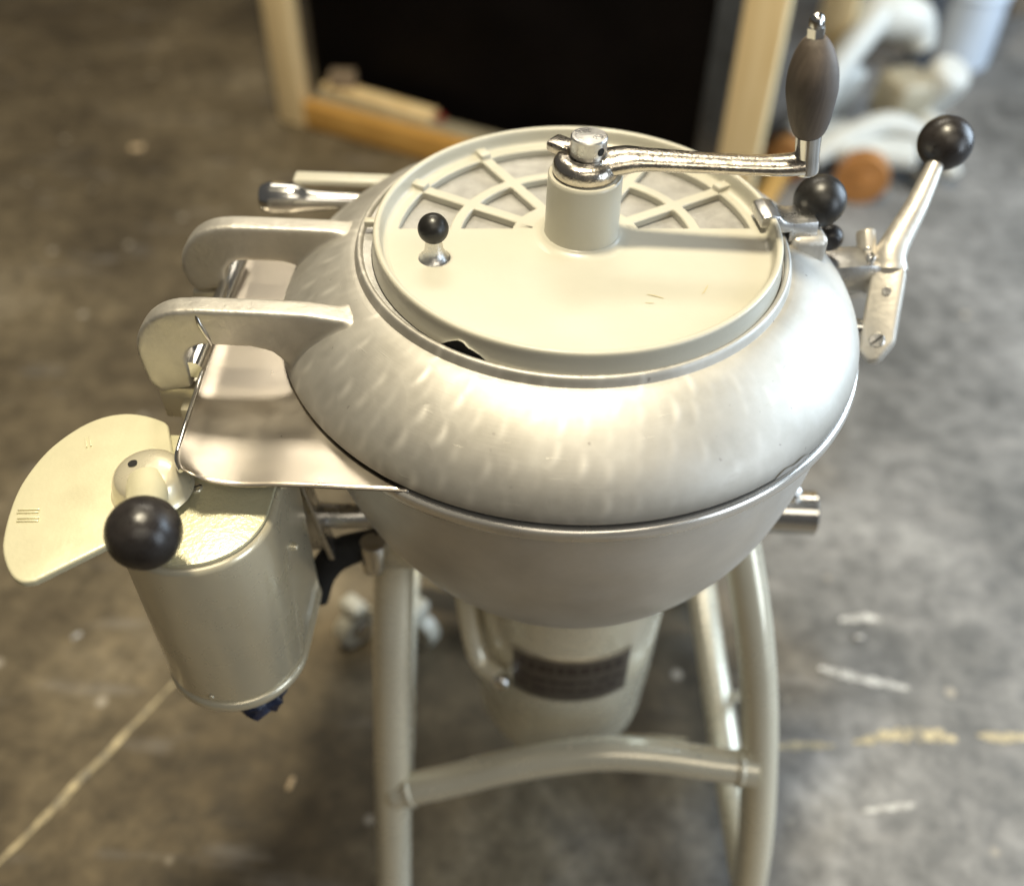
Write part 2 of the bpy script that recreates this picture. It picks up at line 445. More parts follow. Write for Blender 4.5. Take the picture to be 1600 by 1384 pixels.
def prism(name, outline, origin, ax, ay, az, thick, material, parent=None, bev=0.002, segs=3, ang=30):
    """2-D outline in the plane (ax, ay) through origin, extruded by thick along az"""
    o, ax, ay, az = Vector(origin), Vector(ax), Vector(ay), Vector(az)
    bm = bmesh.new()
    vs = [bm.verts.new(o+ax*x+ay*y) for x, y in outline]
    f = bm.faces.new(vs)
    r = bmesh.ops.extrude_face_region(bm, geom=[f])
    for v in [e for e in r['geom'] if isinstance(e, bmesh.types.BMVert)]:
        v.co += az*thick
    bmesh.ops.recalc_face_normals(bm, faces=bm.faces)
    bevel_bm(bm, bev, segs, ang)
    me = bpy.data.meshes.new(name); bm.to_mesh(me); bm.free()
    return finish(name, me, material, parent)

def ball(name, loc, r, material, parent=None, direction=(0, 0, 1), flat=0.86):
    """knob ball with a flat seat on its stem side"""
    n = 22; a0 = math.acos(flat)
    prof = [(0.0001, -r*flat)] + [(r*math.sin(math.pi-t), r*math.cos(math.pi-t)) for t in [a0+(math.pi-a0)*i/n for i in range(n)]] + [(0.0001, r)]
    return revolve(name, prof, material, parent, 40, axis_mtx(loc, direction), sharp=50)

def arc_pts(cx, cy, r, a0, a1, n):
    return [(cx+r*math.cos(R_(a0+(a1-a0)*i/n)), cy+r*math.sin(R_(a0+(a1-a0)*i/n))) for i in range(n+1)]

def thing(name, label, cat, loc=(0, 0, 0), group=None):
    o = bpy.data.objects.new(name, None)
    S.collection.objects.link(o)
    o.empty_display_size = 0.05
    tag(o, label, cat, group)
    return o
def tag(o, label, cat, group=None):
    o['label'] = label; o['category'] = cat
    if group: o['group'] = group
    return o

# ------------------------------------------------------------------ setting: floor
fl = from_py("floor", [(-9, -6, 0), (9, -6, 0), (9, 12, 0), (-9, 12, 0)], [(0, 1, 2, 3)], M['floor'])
fl['kind'] = 'structure'

def streak(name, pts, w, material, z=0.0012, jag=0.35, parent=None, n=10):
    """flat worn mark with ragged edges along a path on the floor"""
    path = cr3([(x, y, z) for x, y in pts], n)
    L_, Rr = [], []
    for i, q in enumerate(path):
        d = (path[min(i+1, len(path)-1)]-path[max(i-1, 0)]).normalized()
        s = Vector((-d.y, d.x, 0))
        e = math.sin(math.pi*min(1, max(0, (i+0.4)/(len(path)-0.2))))**0.4
        L_.append(q+s*w*e*(0.5+random.uniform(-jag, jag)*0.6))
        Rr.append(q-s*w*e*(0.5+random.uniform(-jag, jag)*0.6))
    k = len(path)
    o = from_py(name, L_+Rr, [(i, i+1, k+i+1, k+i) for i in range(k-1)], material, parent)
    return o
marks = [
    ([(-0.73, -0.23), (-0.66, -0.105), (-0.58, 0.045)], 0.011, 'linepaint'),
    ([(-0.58, 0.045), (-0.50, 0.20), (-0.46, 0.27)], 0.009, 'linepaint'),
    ([(0.30, 0.014), (0.36, 0.011), (0.44, 0.016)], 0.012, 'linepaint'),
    ([(0.47, 0.022), (0.53, 0.037), (0.59, 0.042), (0.625, 0.035)], 0.020, 'linepaint'),
    ([(0.66, 0.045), (0.70, 0.043), (0.78, 0.050)], 0.014, 'linepaint'),
    ([(0.10, 0.012), (0.17, 0.013), (0.22, 0.012)], 0.008, 'linepaint'),
    ([(0.44, 0.150), (0.50, 0.135), (0.575, 0.120)], 0.014, 'scuff'),
    ([(0.49, 0.243), (0.53, 0.252), (0.56, 0.250)], 0.014, 'scuff'),
    ([(0.46, -0.085), (0.50, -0.078), (0.54, -0.07)], 0.010, 'scuff'),
]
for pts, w, mk in marks:
    o = streak("floor_mark", pts, w, M[mk], parent=fl)
# small debris on the floor
chips = [(-0.355, -0.089, 0.020, 1.35, 'wood splinter lying on the floor left of the front leg', 'chip'),
         (-1.149, 1.70, 0.034, 0.3, 'pale round wood chip on the floor beyond the hinge arms', 'chip'),
         (-0.75, 0.14, 0.016, 0.8, 'small white chip on the floor left of the switch box', 'scuff'),
         (0.515, 0.21, 0.014, 0.2, 'small white crumb on the floor right of the curved leg', 'scuff')]
for x, y, L0, a, lab, mk in chips:
    o = box("floor_chip", (L0, 0.006 if L0 < 0.03 else 0.024, 0.004), (x, y, 0.003), M[mk], rot=(0, 0, a), bev=0.001)
    tag(o, lab, 'debris', 'chips on the floor')

# ------------------------------------------------------------------ the machine
V = thing("vertical_cutter_mixer", "cream and bare aluminium vertical cutter mixer standing on a tubular frame", "food mixer")

# bowl
shear = lambda v, i, a: Vector((v.x+0.045*(0.785-v.z), v.y, v.z))
bowl_prof = smooth_profile([(0.2455, 0.789), (0.2505, 0.787), (0.2515, 0.779), (0.2505, 0.765), (0.2465, 0.72), (0.2365, 0.672), (0.2215, 0.625), (0.196, 0.575), (0.165, 0.535), (0.125, 0.508), (0.085, 0.500), (0.001, 0.499)], 5)
bowl = revolve("bowl", bowl_prof, M['bowl'], V, 160, fn=shear)
lip = revolve("rim_lip", smooth_profile([(0.246, 0.792, 1), (0.2525, 0.7945), (0.2615, 0.7945), (0.2645, 0.790), (0.2638, 0.783), (0.2590, 0.7795), (0.2500, 0.7775)], 5), M['lip'], bowl, 160)
gasket = revolve("cover_gasket", [(0.235, 0.7955), (0.2585, 0.7955), (0.2592, 0.7985), (0.2570, 0.8005), (0.235, 0.8005)], M['rubber'], V, 128)

# cover
cov_prof = smooth_profile([(0.2540, 0.7990, 1), (0.2600, 0.7995), (0.2614, 0.8030), (0.2592, 0.8120), (0.2535, 0.8235), (0.2440, 0.8360), (0.2310, 0.8480), (0.2165, 0.8585), (0.2030, 0.8660), (0.1940, 0.8695), (0.1890, 0.8705)], 6)
cov_prof += smooth_profile([(0.1890, 0.8705), (0.1868, 0.8775), (0.1845, 0.8790), (0.1822, 0.8780), (0.1812, 0.8755, 1), (0.1812, 0.8750, 1)], 4)[1:]
cover = revolve("bowl_cover", cov_prof, M['cover'], V, 192)
revolve("lid_seat", [(0.1812, 0.8752), (0.1600, 0.8748), (0.1600, 0.8650)], M['alu_ring'], cover, 128)
# worn nick near the rim, front right
nick = []
for i in range(15):
    t = i/14; a = -0.905+0.16*t
    h = 0.0075*math.sin(math.pi*t)**0.6*(0.75+0.25*math.sin(9*t))
    nick.append((a, h))
nv = [Vector((0.2622*math.cos(a), 0.2622*math.sin(a), 0.8003)) for a, h in nick] + [Vector(((0.2626-h*0.06)*math.cos(a), (0.2626-h*0.06)*math.sin(a), 0.8008+h)) for a, h in nick]
from_py("worn_nick", nv, [(i, i+1, 15+i+1, 15+i) for i in range(14)], M['alu_ring'], cover)

# hinge arms on the left: outline in (x, z)
def hinge_arm(y0, xl, zb, th, weld):
    out = [(-0.155, 0.835), (-0.155, 0.8560), (-0.180, 0.8650), (-0.212, 0.8695), (-0.240, 0.8700), (-0.302, 0.8700)]
    out += [(xl+0.050+0.050*math.cos(R_(a)), 0.8192+0.050*math.sin(R_(a))) for a in range(98, 181, 9)]
    out += [(xl+0.003, zb+0.012), (xl+0.010, zb), (xl+0.040, zb+0.008)]
    out += [(xl+0.042, 0.808)]
    out += [(xl+0.060+0.019*math.cos(R_(a)), 0.8145+0.019*math.sin(R_(a))) for a in range(170, 89, -20)]
    out += [(-0.262, 0.8335), (-0.246, 0.829), (-0.236, 0.818), (-0.230, 0.800), (-0.205, 0.800)]
    bm = bmesh.new()
    vs = [bm.verts.new((x, y0, z)) for x, z in out]
    f = bm.faces.new(vs)
    r = bmesh.ops.extrude_face_region(bm, geom=[f])
    for v in [e for e in r['geom'] if isinstance(e, bmesh.types.BMVert)]:
        v.co.y += th
    # sunken patch of the cover shell under the arm root, so that the two melt together in a cast fillet
    mid = math.atan2(y0+th/2, -0.215)
    pr_ = cov_prof[2:58]
    na, npf = 24, len(pr_)
    grid = {}
    for sh_, off in enumerate((0.0005, 0.0100)):
        for k, (rr, zz) in enumerate(pr_):
            q0, q1 = pr_[max(0, k-1)], pr_[min(npf-1, k+1)]
            tx, tz = q1[0]-q0[0], q1[1]-q0[1]
            ll = math.hypot(tx, tz) or 1
            nx_, nz_ = tz/ll, -tx/ll          # outward normal of the profile
            if nx_ < 0 and nz_ < 0: nx_, nz_ = -nx_, -nz_
            for q in range(na+1):
                a_ = mid+R_(17)*(2*q/na-1)
                rad_ = rr-nx_*off
                grid[sh_, k, q] = bm.verts.new((rad_*math.cos(a_), rad_*math.sin(a_), zz-nz_*off))
    for sh_ in (0, 1):
        for k in range(npf-1):
            for q in range(na):
                bm.faces.new((grid[sh_, k, q], grid[sh_, k+1, q], grid[sh_, k+1, q+1], grid[sh_, k, q+1]))
    for k in range(npf-1):
        for q in (0, na):
            bm.faces.new((grid[0, k, q], grid[0, k+1, q], grid[1, k+1, q], grid[1, k, q]))
    for q in range(na):
        for k in (0, npf-1):
            bm.faces.new((grid[0, k, q], grid[0, k, q+1], grid[1, k, q+1], grid[1, k, q]))
    bmesh.ops.recalc_face_normals(bm, faces=bm.faces)
    me = bpy.data.meshes.new("hinge_arm"); bm.to_mesh(me); bm.free()
    a = finish("hinge_arm", me, M['alu'], cover)
    rm_ = a.modifiers.new("cast", 'REMESH'); rm_.mode = 'VOXEL'; rm_.voxel_size = 0.0014; rm_.use_smooth_shade = True
    sm_ = a.modifiers.new("fillet", 'SMOOTH'); sm_.factor = 0.5; sm_.iterations = 38
    return a
hinge_arm(-0.1140, -0.3615, 0.778, 0.0215, True)
hinge_arm(0.0075, -0.3585, 0.796, 0.0215, False)
tube("weld_bead", [(-0.303, -0.1115, 0.8685), (-0.3005, -0.1135, 0.856), (-0.297, -0.1135, 0.844), (-0.2955, -0.1125, 0.834)], [0.0016, 0.0024, 0.0022, 0.0015], M['steel'], cover, 10, 5)
lathe("hinge_pin", [(0.0001, 0), (0.0085, 0, 1), (0.0085, 0.165, 1), (0.0001, 0.165)], (-0.318, -0.112, 0.805), (0, 1, 0), M['steel'], V, 24, 1)
for y0, zt in ((-0.108, 0.782), (0.011, 0.797)):
    b_ = box("hinge_block", (0.034, 0.030, 0.036), (-0.338, y0+0.013, zt-0.019), M['hammertone'], V, bev=0.003)
box("hinge_bracket", (0.020, 0.17, 0.16), (-0.3245, -0.04, 0.690), M['hammertone'], V, bev=0.004)
# counterbalance bar behind the arms
tube("counterbalance_bar", [(-0.150, 0.140, 0.822), (-0.235, 0.134, 0.823), (-0.262, 0.131, 0.824), (-0.278, 0.130, 0.826), (-0.300, 0.130, 0.826), (-0.310, 0.130, 0.825), (-0.3135, 0.130, 0.825)], [0.009, 0.009, 0.011, 0.0155, 0.0165, 0.013, 0.004], M['steel'], V, 24, 6)
box("counterbalance_strap", (0.115, 0.018, 0.006), (-0.222, 0.150, 0.838), M['cream'], V, bev=0.002)

# splash shield: sheet with a bent-down left edge and a wavy front-left corner
def shield():
    nx, ny = 60, 72
    x0, x1, y0, y1 = -0.322, -0.120, -0.2305, 0.115
    verts, faces = [], []
    idx = {}
    for i in range(nx+1):
        for j in range(ny+1):
            s, t = i/nx, j/ny
            y = y0+(y1-y0)*t
            xl = -0.306-0.018*max(0, (y+0.207))/0.27
            # rounded front-left corner
            if y < -0.195:
                k = (-0.195-y)/0.0355
                xl += 0.022*(1-math.sqrt(max(0, 1-min(1, k)**2)))
            x = xl+(x1-xl)*s
            z = 0.7955
            d = x-xl
            # left edge: rolled lip
            if d < 0.016: z += 0.0045*(1-(d/0.016))**2
            # wave of the front-left corner, sinking to the front edge
            fy = max(0, 1-(y-y0)/0.10)
            z += fy**1.6*(0.0055*math.exp(-((x+0.295)/0.020)**2)-0.0025*math.exp(-((x+0.252)/0.022)**2))
            z += 0.0006*math.sin(x*40+y*17)*math.exp(-((y+0.13)/0.08)**2)
            idx[i, j] = len(verts); verts.append(Vector((x, y, z)))
    rr = 0.2475
    for i in range(nx):
        for j in range(ny):
            q = [idx[i, j], idx[i+1, j], idx[i+1, j+1], idx[i, j+1]]
            if all(math.hypot(verts[k].x, verts[k].y) < rr for k in q): continue
            faces.append(q)
    # thickness
    o = from_py("splash_shield", verts, faces, M['sheet'], V)
    sm = o.modifiers.new("thickness", 'SOLIDIFY'); sm.thickness = 0.0016; sm.offset = -1
    return o
sh = shield()
tube("hemmed_edge", [(-0.3245, 0.115, 0.8003), (-0.318, 0.0, 0.8003), (-0.3115, -0.11, 0.8003), (-0.3065, -0.19, 0.8003), (-0.3035, -0.212, 0.8010), (-0.2960, -0.226, 0.8020)], 0.0019, M['steel'], sh, 10, 8)

# ------------------------------------------------------------------ lid
LX, LY, LROT = 0.003, -0.008, R_(4.0)
LT = Matrix.Translation((LX, LY, 0)) @ Matrix.Rotation(LROT, 4, 'Z') @ Matrix.Diagonal((1.018, 1.018, 1, 1))
def chipfn(v, i, a):
    # broken lower edge of the rim, front left
    d = math.degrees(a) % 360
    if i < 9 and 230 < d < 245:
        t = (d-230)/15
        h = 0.0125*min(1, (1-t)*1.9)**0.8*min(1, t*3.5)*(0.94+0.10*math.sin(t*19))
        if v.z < 0.8752+h: v = Vector((v.x, v.y, 0.8752+h))
    return v
rim_prof = [(0.1700, 0.8752), (0.1722, 0.8752), (0.1722, 0.8765)] + smooth_profile([(0.1715, 0.8810), (0.1705, 0.8880), (0.1700, 0.8950), (0.1688, 0.8972), (0.1668, 0.8976), (0.1648, 0.8966), (0.1640, 0.8940), (0.1630, 0.8870), (0.1615, 0.8842), (0.1580, 0.8830)], 4)
lid = revolve("lid", rim_prof, M['cream'], V, 240, LT, fn=lambda v, i, a: chipfn(v, i, a), sharp=50)
revolve("lid_gasket", [(0.1695, 0.8900), (0.1695, 0.8757), (0.1729, 0.8757)], M['rubber'], lid, 128, LT)

def lid_plate():
    """front half solid, rear half cast as hub ring, spokes and mid ring"""
    rads = [0.030, 0.056, 0.0985, 0.1085, 0.1515, 0.1600]
    sp = [30, 60, 90, 120, 149]
    w = 0.0105
    yl = 0.0145
    def ang(k, r):
        # angular breaks for radius r, in order
        kind, v, s = k
        if kind == 'line':
            a = math.asin(max(-1, min(1, yl/r)))
            return a if v == 0 else math.pi-a
        return R_(v)+s*math.asin(min(1, w/2/r))
    br = [('line', 0, 0)]
    for s_ in sp: br += [('sp', s_, -1), ('sp', s_, 1)]
    br += [('line', 1, 0)]
    zt, zb = 0.8830, 0.8755
    SUB = 8
    cols = []            # (break index pair, fraction)
    secs = []            # solid-at-all-radii flag per column step
    for k in range(len(br)-1):
        is_sp = k % 2 == 1
        n = 2 if is_sp else SUB
        for j in range(n):
            cols.append((k, j/n)); secs.append(is_sp)
    nb = len(br)-1
    # front half
    NF = 60
    for j in range(NF):
        cols.append((nb, j/NF)); secs.append('front')
    nc = len(cols)
    def th(c, r):
        k, f = cols[c]
        if k == nb:
            a, b_ = ang(br[-1], r), ang(br[0], r)+2*math.pi
        else:
            a, b_ = ang(br[k], r), ang(br[k+1], r)
        return a+(b_-a)*f
    verts, faces = [], []
    for lev in (zt, zb):
        for r in rads:
            for c in range(nc):
                a = th(c, r)
                verts.append(LT @ Vector((r*math.cos(a), r*math.sin(a), lev)))
    nr = len(rads)
    vid = lambda lev, ri, c: lev*nr*nc+ri*nc+(c % nc)
    def solid(ri, c):
        if ri < 0 or ri >= nr-1: return ri < 0
        s_ = secs[c % nc]
        if s_ is True or s_ == 'front': return True
        return ri in (0, 2, 4)
    for ri in range(nr-1):
        for c in range(nc):
            if not solid(ri, c): continue
            faces.append((vid(0, ri, c), vid(0, ri, c+1), vid(0, ri+1, c+1), vid(0, ri+1, c)))
            faces.append((vid(1, ri, c), vid(1, ri+1, c), vid(1, ri+1, c+1), vid(1, ri, c+1)))
            for (dr, dc, e) in ((0, -1, ((ri, c), (ri+1, c))), (0, 1, ((ri, c+1), (ri+1, c+1))), (-1, 0, ((ri, c), (ri, c+1))), (1, 0, ((ri+1, c), (ri+1, c+1)))):
                if not solid(ri+dr, c+dc) and not (ri+dr < 0):
                    (ra, ca), (rb, cb) = e
                    faces.append((vid(0, ra, ca), vid(0, rb, cb), vid(1, rb, cb), vid(1, ra, ca)))
    o = from_py("lid_plate", verts, faces, M['cream'], lid)
    bv = o.modifiers.new("edge", 'BEVEL'); bv.width = 0.0012; bv.segments = 2; bv.limit_method = 'ANGLE'; bv.angle_limit = R_(50)
    for s_ in sp:
        a = R_(s_)
        d = Vector((math.cos(a), math.sin(a), 0))
        T = LT @ Matrix.Translation(d*0.1575+Vector((0, 0, 0.8845))) @ Matrix.Rotation(a, 4, 'Z')
        box("spoke_foot", (0.014, 0.0103, 0.007), (0, 0, 0), M['cream'], lid, bev=0.0015, mtx=T)
lid_plate()
revolve("inner_plate", [(0.158, 0.8752), (0.03, 0.8752)], M['pane'], lid, 96, LT)
hub = lathe("hub", [(0.044, 0.8828, 1), (0.038, 0.8838), (0.0332, 0.8865), (0.0318, 0.892), (0.0312, 0.93), (0.0309, 0.9405, 1), (0.0299, 0.9418, 1), (0.023, 0.9420, 1), (0.023, 0.935)], (LX+0.004, LY+0.006, 0), (0, 0, 1), M['cream'], lid, 64, 4)
HX, HY = LX+0.004, LY+0.006
for pts_, w_ in (([(0.060, -0.086), (0.066, -0.0875), (0.073, -0.0905)], 0.0016), ([(0.058, -0.097), (0.061, -0.0975), (0.065, -0.0970)], 0.0010), ([(0.104, -0.083), (0.107, -0.078), (0.110, -0.070)], 0.0012)):
    streak("scrape", pts_, w_, M['scrape'], z=0.8834, parent=lid, n=4)
# small knob on the lid
kx, ky = -0.1155, -0.046
kn = lathe("knob_stem", [(0.0135, 0.8831, 1), (0.0115, 0.8850), (0.0085, 0.890), (0.0072, 0.897), (0.0070, 0.902)], (kx, ky, 0), (0, 0, 1), M['brushed'], lid, 32, 4)
ball("knob_ball", (kx, ky+0.001, 0.9105), 0.0128, M['blackmatte'], kn, (0, 0, 1), 0.8)
# index tab at the left of the rim
box("index_tab", (0.012, 0.008, 0.006), (-0.1755, 0.002, 0.8840), M['cream'], lid, rot=(0, 0, 0.05), bev=0.001)

# crank
crank = lathe("crank_boss", [(0.010, 0.9405, 1), (0.0235, 0.9407), (0.0272, 0.9440), (0.0274, 0.9500), (0.0252, 0.9550), (0.0205, 0.9575), (0.0150, 0.9578)], (HX, HY, 0), (0, 0, 1), M['plated'], lid, 48, 5)
lathe("spindle_cap", [(0.0150, 0.956, 1), (0.0150, 0.9735, 1), (0.0140, 0.9745, 1), (0.0001, 0.9751)], (HX+0.001, HY+0.001, 0), (0, 0, 1), M['brushed'], crank, 40, 1)
lathe("cross_hole", [(0.0001, 0.0), (0.0034, 0.0)], (HX+0.001+0.01503*math.cos(-0.86), HY+0.001+0.01503*math.sin(-0.86), 0.9660), (math.cos(-0.86), math.sin(-0.86), 0), M['hole'], crank, 20, 1)
box("set_block", (0.022, 0.018, 0.010), (HX-0.020, HY+0.014, 0.9575), M['plated'], crank, rot=(0, 0, -0.6), bev=0.003)
EX, EY = 0.1795, -0.006
tube("crank_arm", [(HX+0.014, HY, 0.9505), (HX+0.032, HY, 0.9545), (HX+0.050, HY-0.001, 0.9560), (0.11, EY+0.001, 0.9560), (0.150, EY, 0.9565), (0.170, EY, 0.9580), (0.1800, EY, 0.9600)], [0.0105, 0.0098, 0.0080, 0.0070, 0.0071, 0.0078, 0.0084], M['plated'], crank, 24, 8, flat=1.65)
gd = Vector((-0.155, 0.0, 1)).normalized()
lathe("crank_post", [(0.0001, -0.010), (0.0088, -0.0085), (0.0100, -0.004), (0.0098, 0.010), (0.0102, 0.0245, 1), (0.0001, 0.0245)], (EX+0.0035, EY, 0.9600), gd, M['steel'], crank, 32, 4)
gp = Vector((EX+0.0035, EY, 0.9600))+gd*0.0245
grip = lathe("grip", [(0.0001, 0.0, 1), (0.0095, 0.0, 1), (0.0125, 0.003), (0.0160, 0.014), (0.0187, 0.030), (0.0196, 0.040), (0.0184, 0.053), (0.0150, 0.065), (0.0110, 0.0730), (0.0078, 0.0768), (0.0066, 0.0776, 1), (0.0001, 0.0778)], gp, gd, M['grip'], crank, 48, 5)
np_ = gp+gd*0.0779
def acorn():
    bm = bmesh.new()
    T = axis_mtx(np_, gd)
    ring = [[bm.verts.new(T @ Vector((0.0068*math.cos(R_(60*k+15)), 0.0068*math.sin(R_(60*k+15)), z))) for k in range(6)] for z in (0, 0.0072)]
    for k in range(6):
        bm.faces.new((ring[0][k], ring[0][(k+1) % 6], ring[1][(k+1) % 6], ring[1][k]))
    bm.faces.new(ring[1]); bm.faces.new(ring[0][::-1])
    bevel_bm(bm, 0.0006, 2)
    me = bpy.data.meshes.new("hex_nut"); bm.to_mesh(me); bm.free()
    finish("hex_nut", me, M['steel'], crank)
    lathe("acorn_dome", [(0.0054, 0.0065), (0.0055, 0.0105), (0.0049, 0.0140), (0.0030, 0.0163), (0.0001, 0.0170)], np_, gd, M['steel'], crank, 32, 4)
acorn()

# lid latch at the right rim
latch = prism("lid_latch", [(-0.018, 0.0), (-0.018, 0.010), (-0.010, 0.0125), (-0.002, 0.0105), (0.004, 0.0045), (0.014, 0.003), (0.034, 0.0035), (0.036, -0.012), (0.010, -0.016), (0.010, -0.006), (-0.006, -0.006), (-0.006, 0.0)],
              (0.1795, 0.012, 0.8880), (0.985, 0.17, 0), (0, 0, 1), (-0.17, 0.985, 0), 0.030, M['brushed'], V, bev=0.0015, segs=2)
ball("latch_ball", (0.2185, 0.050, 0.8930), 0.0232, M['blackmatte'], latch, (0.1, 0.15, 1), 0.9)
lathe("latch_stem", [(0.008, 0.0, 1), (0.0075, 0.016, 1)], (0.2155, 0.040, 0.8740), (0.1, 0.3, 1), M['steel'], latch, 20, 1)
box("latch_boss", (0.034, 0.040, 0.032), (0.2060, 0.030, 0.8620), M['alu'], cover, rot=(0, 0, 0.17), bev=0.007, segs=3)
ball("lower_latch_ball", (0.2400, 0.062, 0.8480), 0.0125, M['black'], latch, (0, 1, 0), 0.85)

# clamp lever at the far right
lev = Vector((0.296, 0.018, 0.775))
def at_l(*q): return Vector(q)
P0, P1, P2 = Vector((0.2915, 0.000, 0.762)), Vector((0.301, 0.058, 0.824)), Vector((0.3520, 0.150, 0.9010))
ld = (P1-P0).normalized()
side = Vector((0.86, -0.50, 0.0)); side = (side-ld*side.dot(ld)).normalized()
nrm = ld.cross(side).normalized()
out = [(-0.017, 0.0), (-0.004, -0.010), (0.006, -0.007), (0.0185, 0.012), (0.0185, 0.078), (0.013, 0.090), (-0.012, 0.090), (-0.0165, 0.078)]
body = prism("clamp_lever", [(x*0.88, y) for x, y in out], P0+nrm*0.012, side, ld, -nrm, 0.024, M['alu'], V, bev=0.004, segs=3, ang=20)
fn_ = nrm if nrm.dot(Vector((-0.3, -0.7, 0.6))) > 0 else -nrm
armb = P0+ld*0.086
tube("lever_arm", [armb-ld*0.006, armb+ld*0.012, armb+(P2-armb)*0.45, P2-(P2-armb).normalized()*0.020], [0.0170, 0.0145, 0.0110, 0.0078], M['alu'], body, 24, 6)
pd = (P2-armb).normalized()
lathe("lever_collar", [(0.0072, 0, 1), (0.0072, 0.004, 1), (0.0055, 0.0045, 1), (0.0055, 0.010, 1)], P2-pd*0.0275, pd, M['brushed'], body, 24, 1)
ball("lever_ball", P2, 0.0255, M['black'], body, pd, 0.92)
fc = P0+fn_*0.0121
lathe("pivot_screw", [(0.0001, 0.0006), (0.0062, 0.0010, 1), (0.0072, 0.0, 1)], fc+ld*0.012+side*0.001, fn_, M['brushed'], body, 28, 1)
box("screw_slot", (0.0125, 0.0016, 0.0012), (0, 0, 0), M['hole'], body, bev=0.0, mtx=axis_mtx(fc+ld*0.012+side*0.001+fn_*0.0008, fn_) @ Matrix.Rotation(0.5, 4, 'Z'))
lathe("cross_pin", [(0.0001, 0.0003), (0.0022, 0.0004, 1), (0.0024, 0.0012, 1), (0.0040, 0.0012, 1), (0.0046, 0.0, 1)], fc+ld*0.058+side*0.002, fn_, M['brushed'], body, 28, 1)
box("clamp_block", (0.050, 0.034, 0.030), (0.2640, 0.060, 0.8150), M['brushed'], V, rot=(0, 0, 0.15), bev=0.002)
box("clamp_link", (0.030, 0.020, 0.026), (0.2800, 0.062, 0.8000), M['steel'], V, rot=(0, 0.1, 0.15), bev=0.002)
for dy in (-0.006, 0.008):
    lathe("clamp_bolt", [(0.0001, 0.006), (0.0040, 0.0055), (0.0052, 0.003), (0.0052, 0.0, 1)], (0.281, 0.062+dy, 0.8300), (0.2, 0, 1), M['steel'], V, 16, 3)
lathe("clamp_pivot", [(0.0001, 0.0), (0.0085, 0.0, 1), (0.0085, 0.034, 1), (0.0001, 0.034)], (0.250, 0.022, 0.778), (1, -0.1, 0.0), M['steel'], V, 24, 1)
box("clamp_back_plate", (0.012, 0.022, 0.060), (0.2830, 0.068, 0.8200), M['alu'], V, rot=(R_(-40), 0, 0.2), bev=0.004)

# ------------------------------------------------------------------ switch box
def rrect(x0, x1, y0, y1, r, n=8):
    rf, rb = r
    pts = []
    pts += arc_pts(x1-rf, y0+rf, rf, -90, 0, n)
    pts += arc_pts(x1-rb, y1-rb, rb, 0, 90, n)
    pts += arc_pts(x0+rb, y1-rb, rb, 90, 180, n)
    pts += arc_pts(x0+rf, y0+rf, rf, 180, 270, n)
    return pts
BX0, BX1, BY0, BY1 = -0.357, -0.230, -0.290, -0.143
swb = prism("switch_box", rrect(BX0, BX1, BY0, BY1, (0.0625, 0.018), 18), (0, 0, 0.568), (1, 0, 0), (0, 1, 0), (0, 0, 1), 0.190, M['hammertone'], V, bev=0.007, segs=4, ang=40)
prism("bottom_cap", rrect(BX0-0.001, BX1+0.001, BY0-0.001, BY1+0.001, (0.0635, 0.019), 18), (0, 0, 0.5535), (1, 0, 0), (0, 1, 0), (0, 0, 1), 0.0135, M['hammertone'], swb, bev=0.005, segs=3, ang=40)
prism("top_plate", rrect(BX0+0.004, BX1-0.004, BY0+0.004, BY1-0.004, (0.0585, 0.015), 18), (0, 0, 0.7575), (1, 0, 0), (0, 1, 0), (0, 0, 1), 0.0045, M['crinkle'], swb, bev=0.002, segs=2, ang=40)
SX, SY = -0.330, -0.217
dial_out = [(-0.318, -0.252), (-0.345, -0.2765), (-0.386, -0.3125), (-0.395, -0.3140), (-0.404, -0.3095), (-0.414, -0.298), (-0.4235, -0.281),
            (-0.4305, -0.254), (-0.4340, -0.226), (-0.4325, -0.203), (-0.4275, -0.181), (-0.4190, -0.163), (-0.4070, -0.147), (-0.3930, -0.137),
            (-0.3770, -0.1325), (-0.3600, -0.1340), (-0.3430, -0.1400), (-0.3370, -0.1450), (-0.3210, -0.184), (-0.3060, -0.207), (-0.304, -0.232)]
_d = cr3([(x, y, 0) for x, y in dial_out[2:18]], 4)
dial_out = dial_out[:2]+[(q.x, q.y) for q in _d]+dial_out[18:]
dial = prism("dial_plate", dial_out, (0, 0, 0.7632), (1, 0, 0), (0, 1, 0), (0, 0, 1), 0.0075, M['dialpaint'], swb, bev=0.0022, segs=3, ang=35)
zt = 0.7710
def raised_mark(c, direction, ln, gap):
    """an outlined stroke: two fine parallel ridges joined at one end"""
    d = Vector((*direction, 0)).normalized(); s = Vector((-d.y, d.x, 0))
    for k in (-1, 1):
        T = Matrix.Translation(Vector((c[0], c[1], zt))+s*gap*k/2) @ Matrix.Rotation(math.atan2(d.y, d.x), 4, 'Z')
        box("stroke", (ln, 0.0013, 0.0024), (0, 0, 0), M['dialpaint'], dial, bev=0.0003, mtx=T)
raised_mark((-0.397, -0.1700), (0.45, -0.9), 0.012, 0.0034)
raised_mark((-0.4165, -0.2475), (0.97, 0.10), 0.017, 0.0030)
raised_mark((-0.4135, -0.2560), (0.97, 0.10), 0.017, 0.0030)
boss = lathe("dial_boss", [(0.0325, 0.7705, 1), (0.0305, 0.7740), (0.0285, 0.7830), (0.0245, 0.7905), (0.0150, 0.7950), (0.0001, 0.7962)], (SX+0.002, SY, 0), (0, 0, 1), M['hammertone'], swb, 48, 5)
lathe("boss_hole", [(0.0001, 0.0), (0.0037, 0.0)], (SX-0.0085, SY+0.0020, 0.7966), (-0.12, 0.03, 1), M['hole'], swb, 20, 1)
bc = Vector((-0.3010, -0.2950, 0.8100))
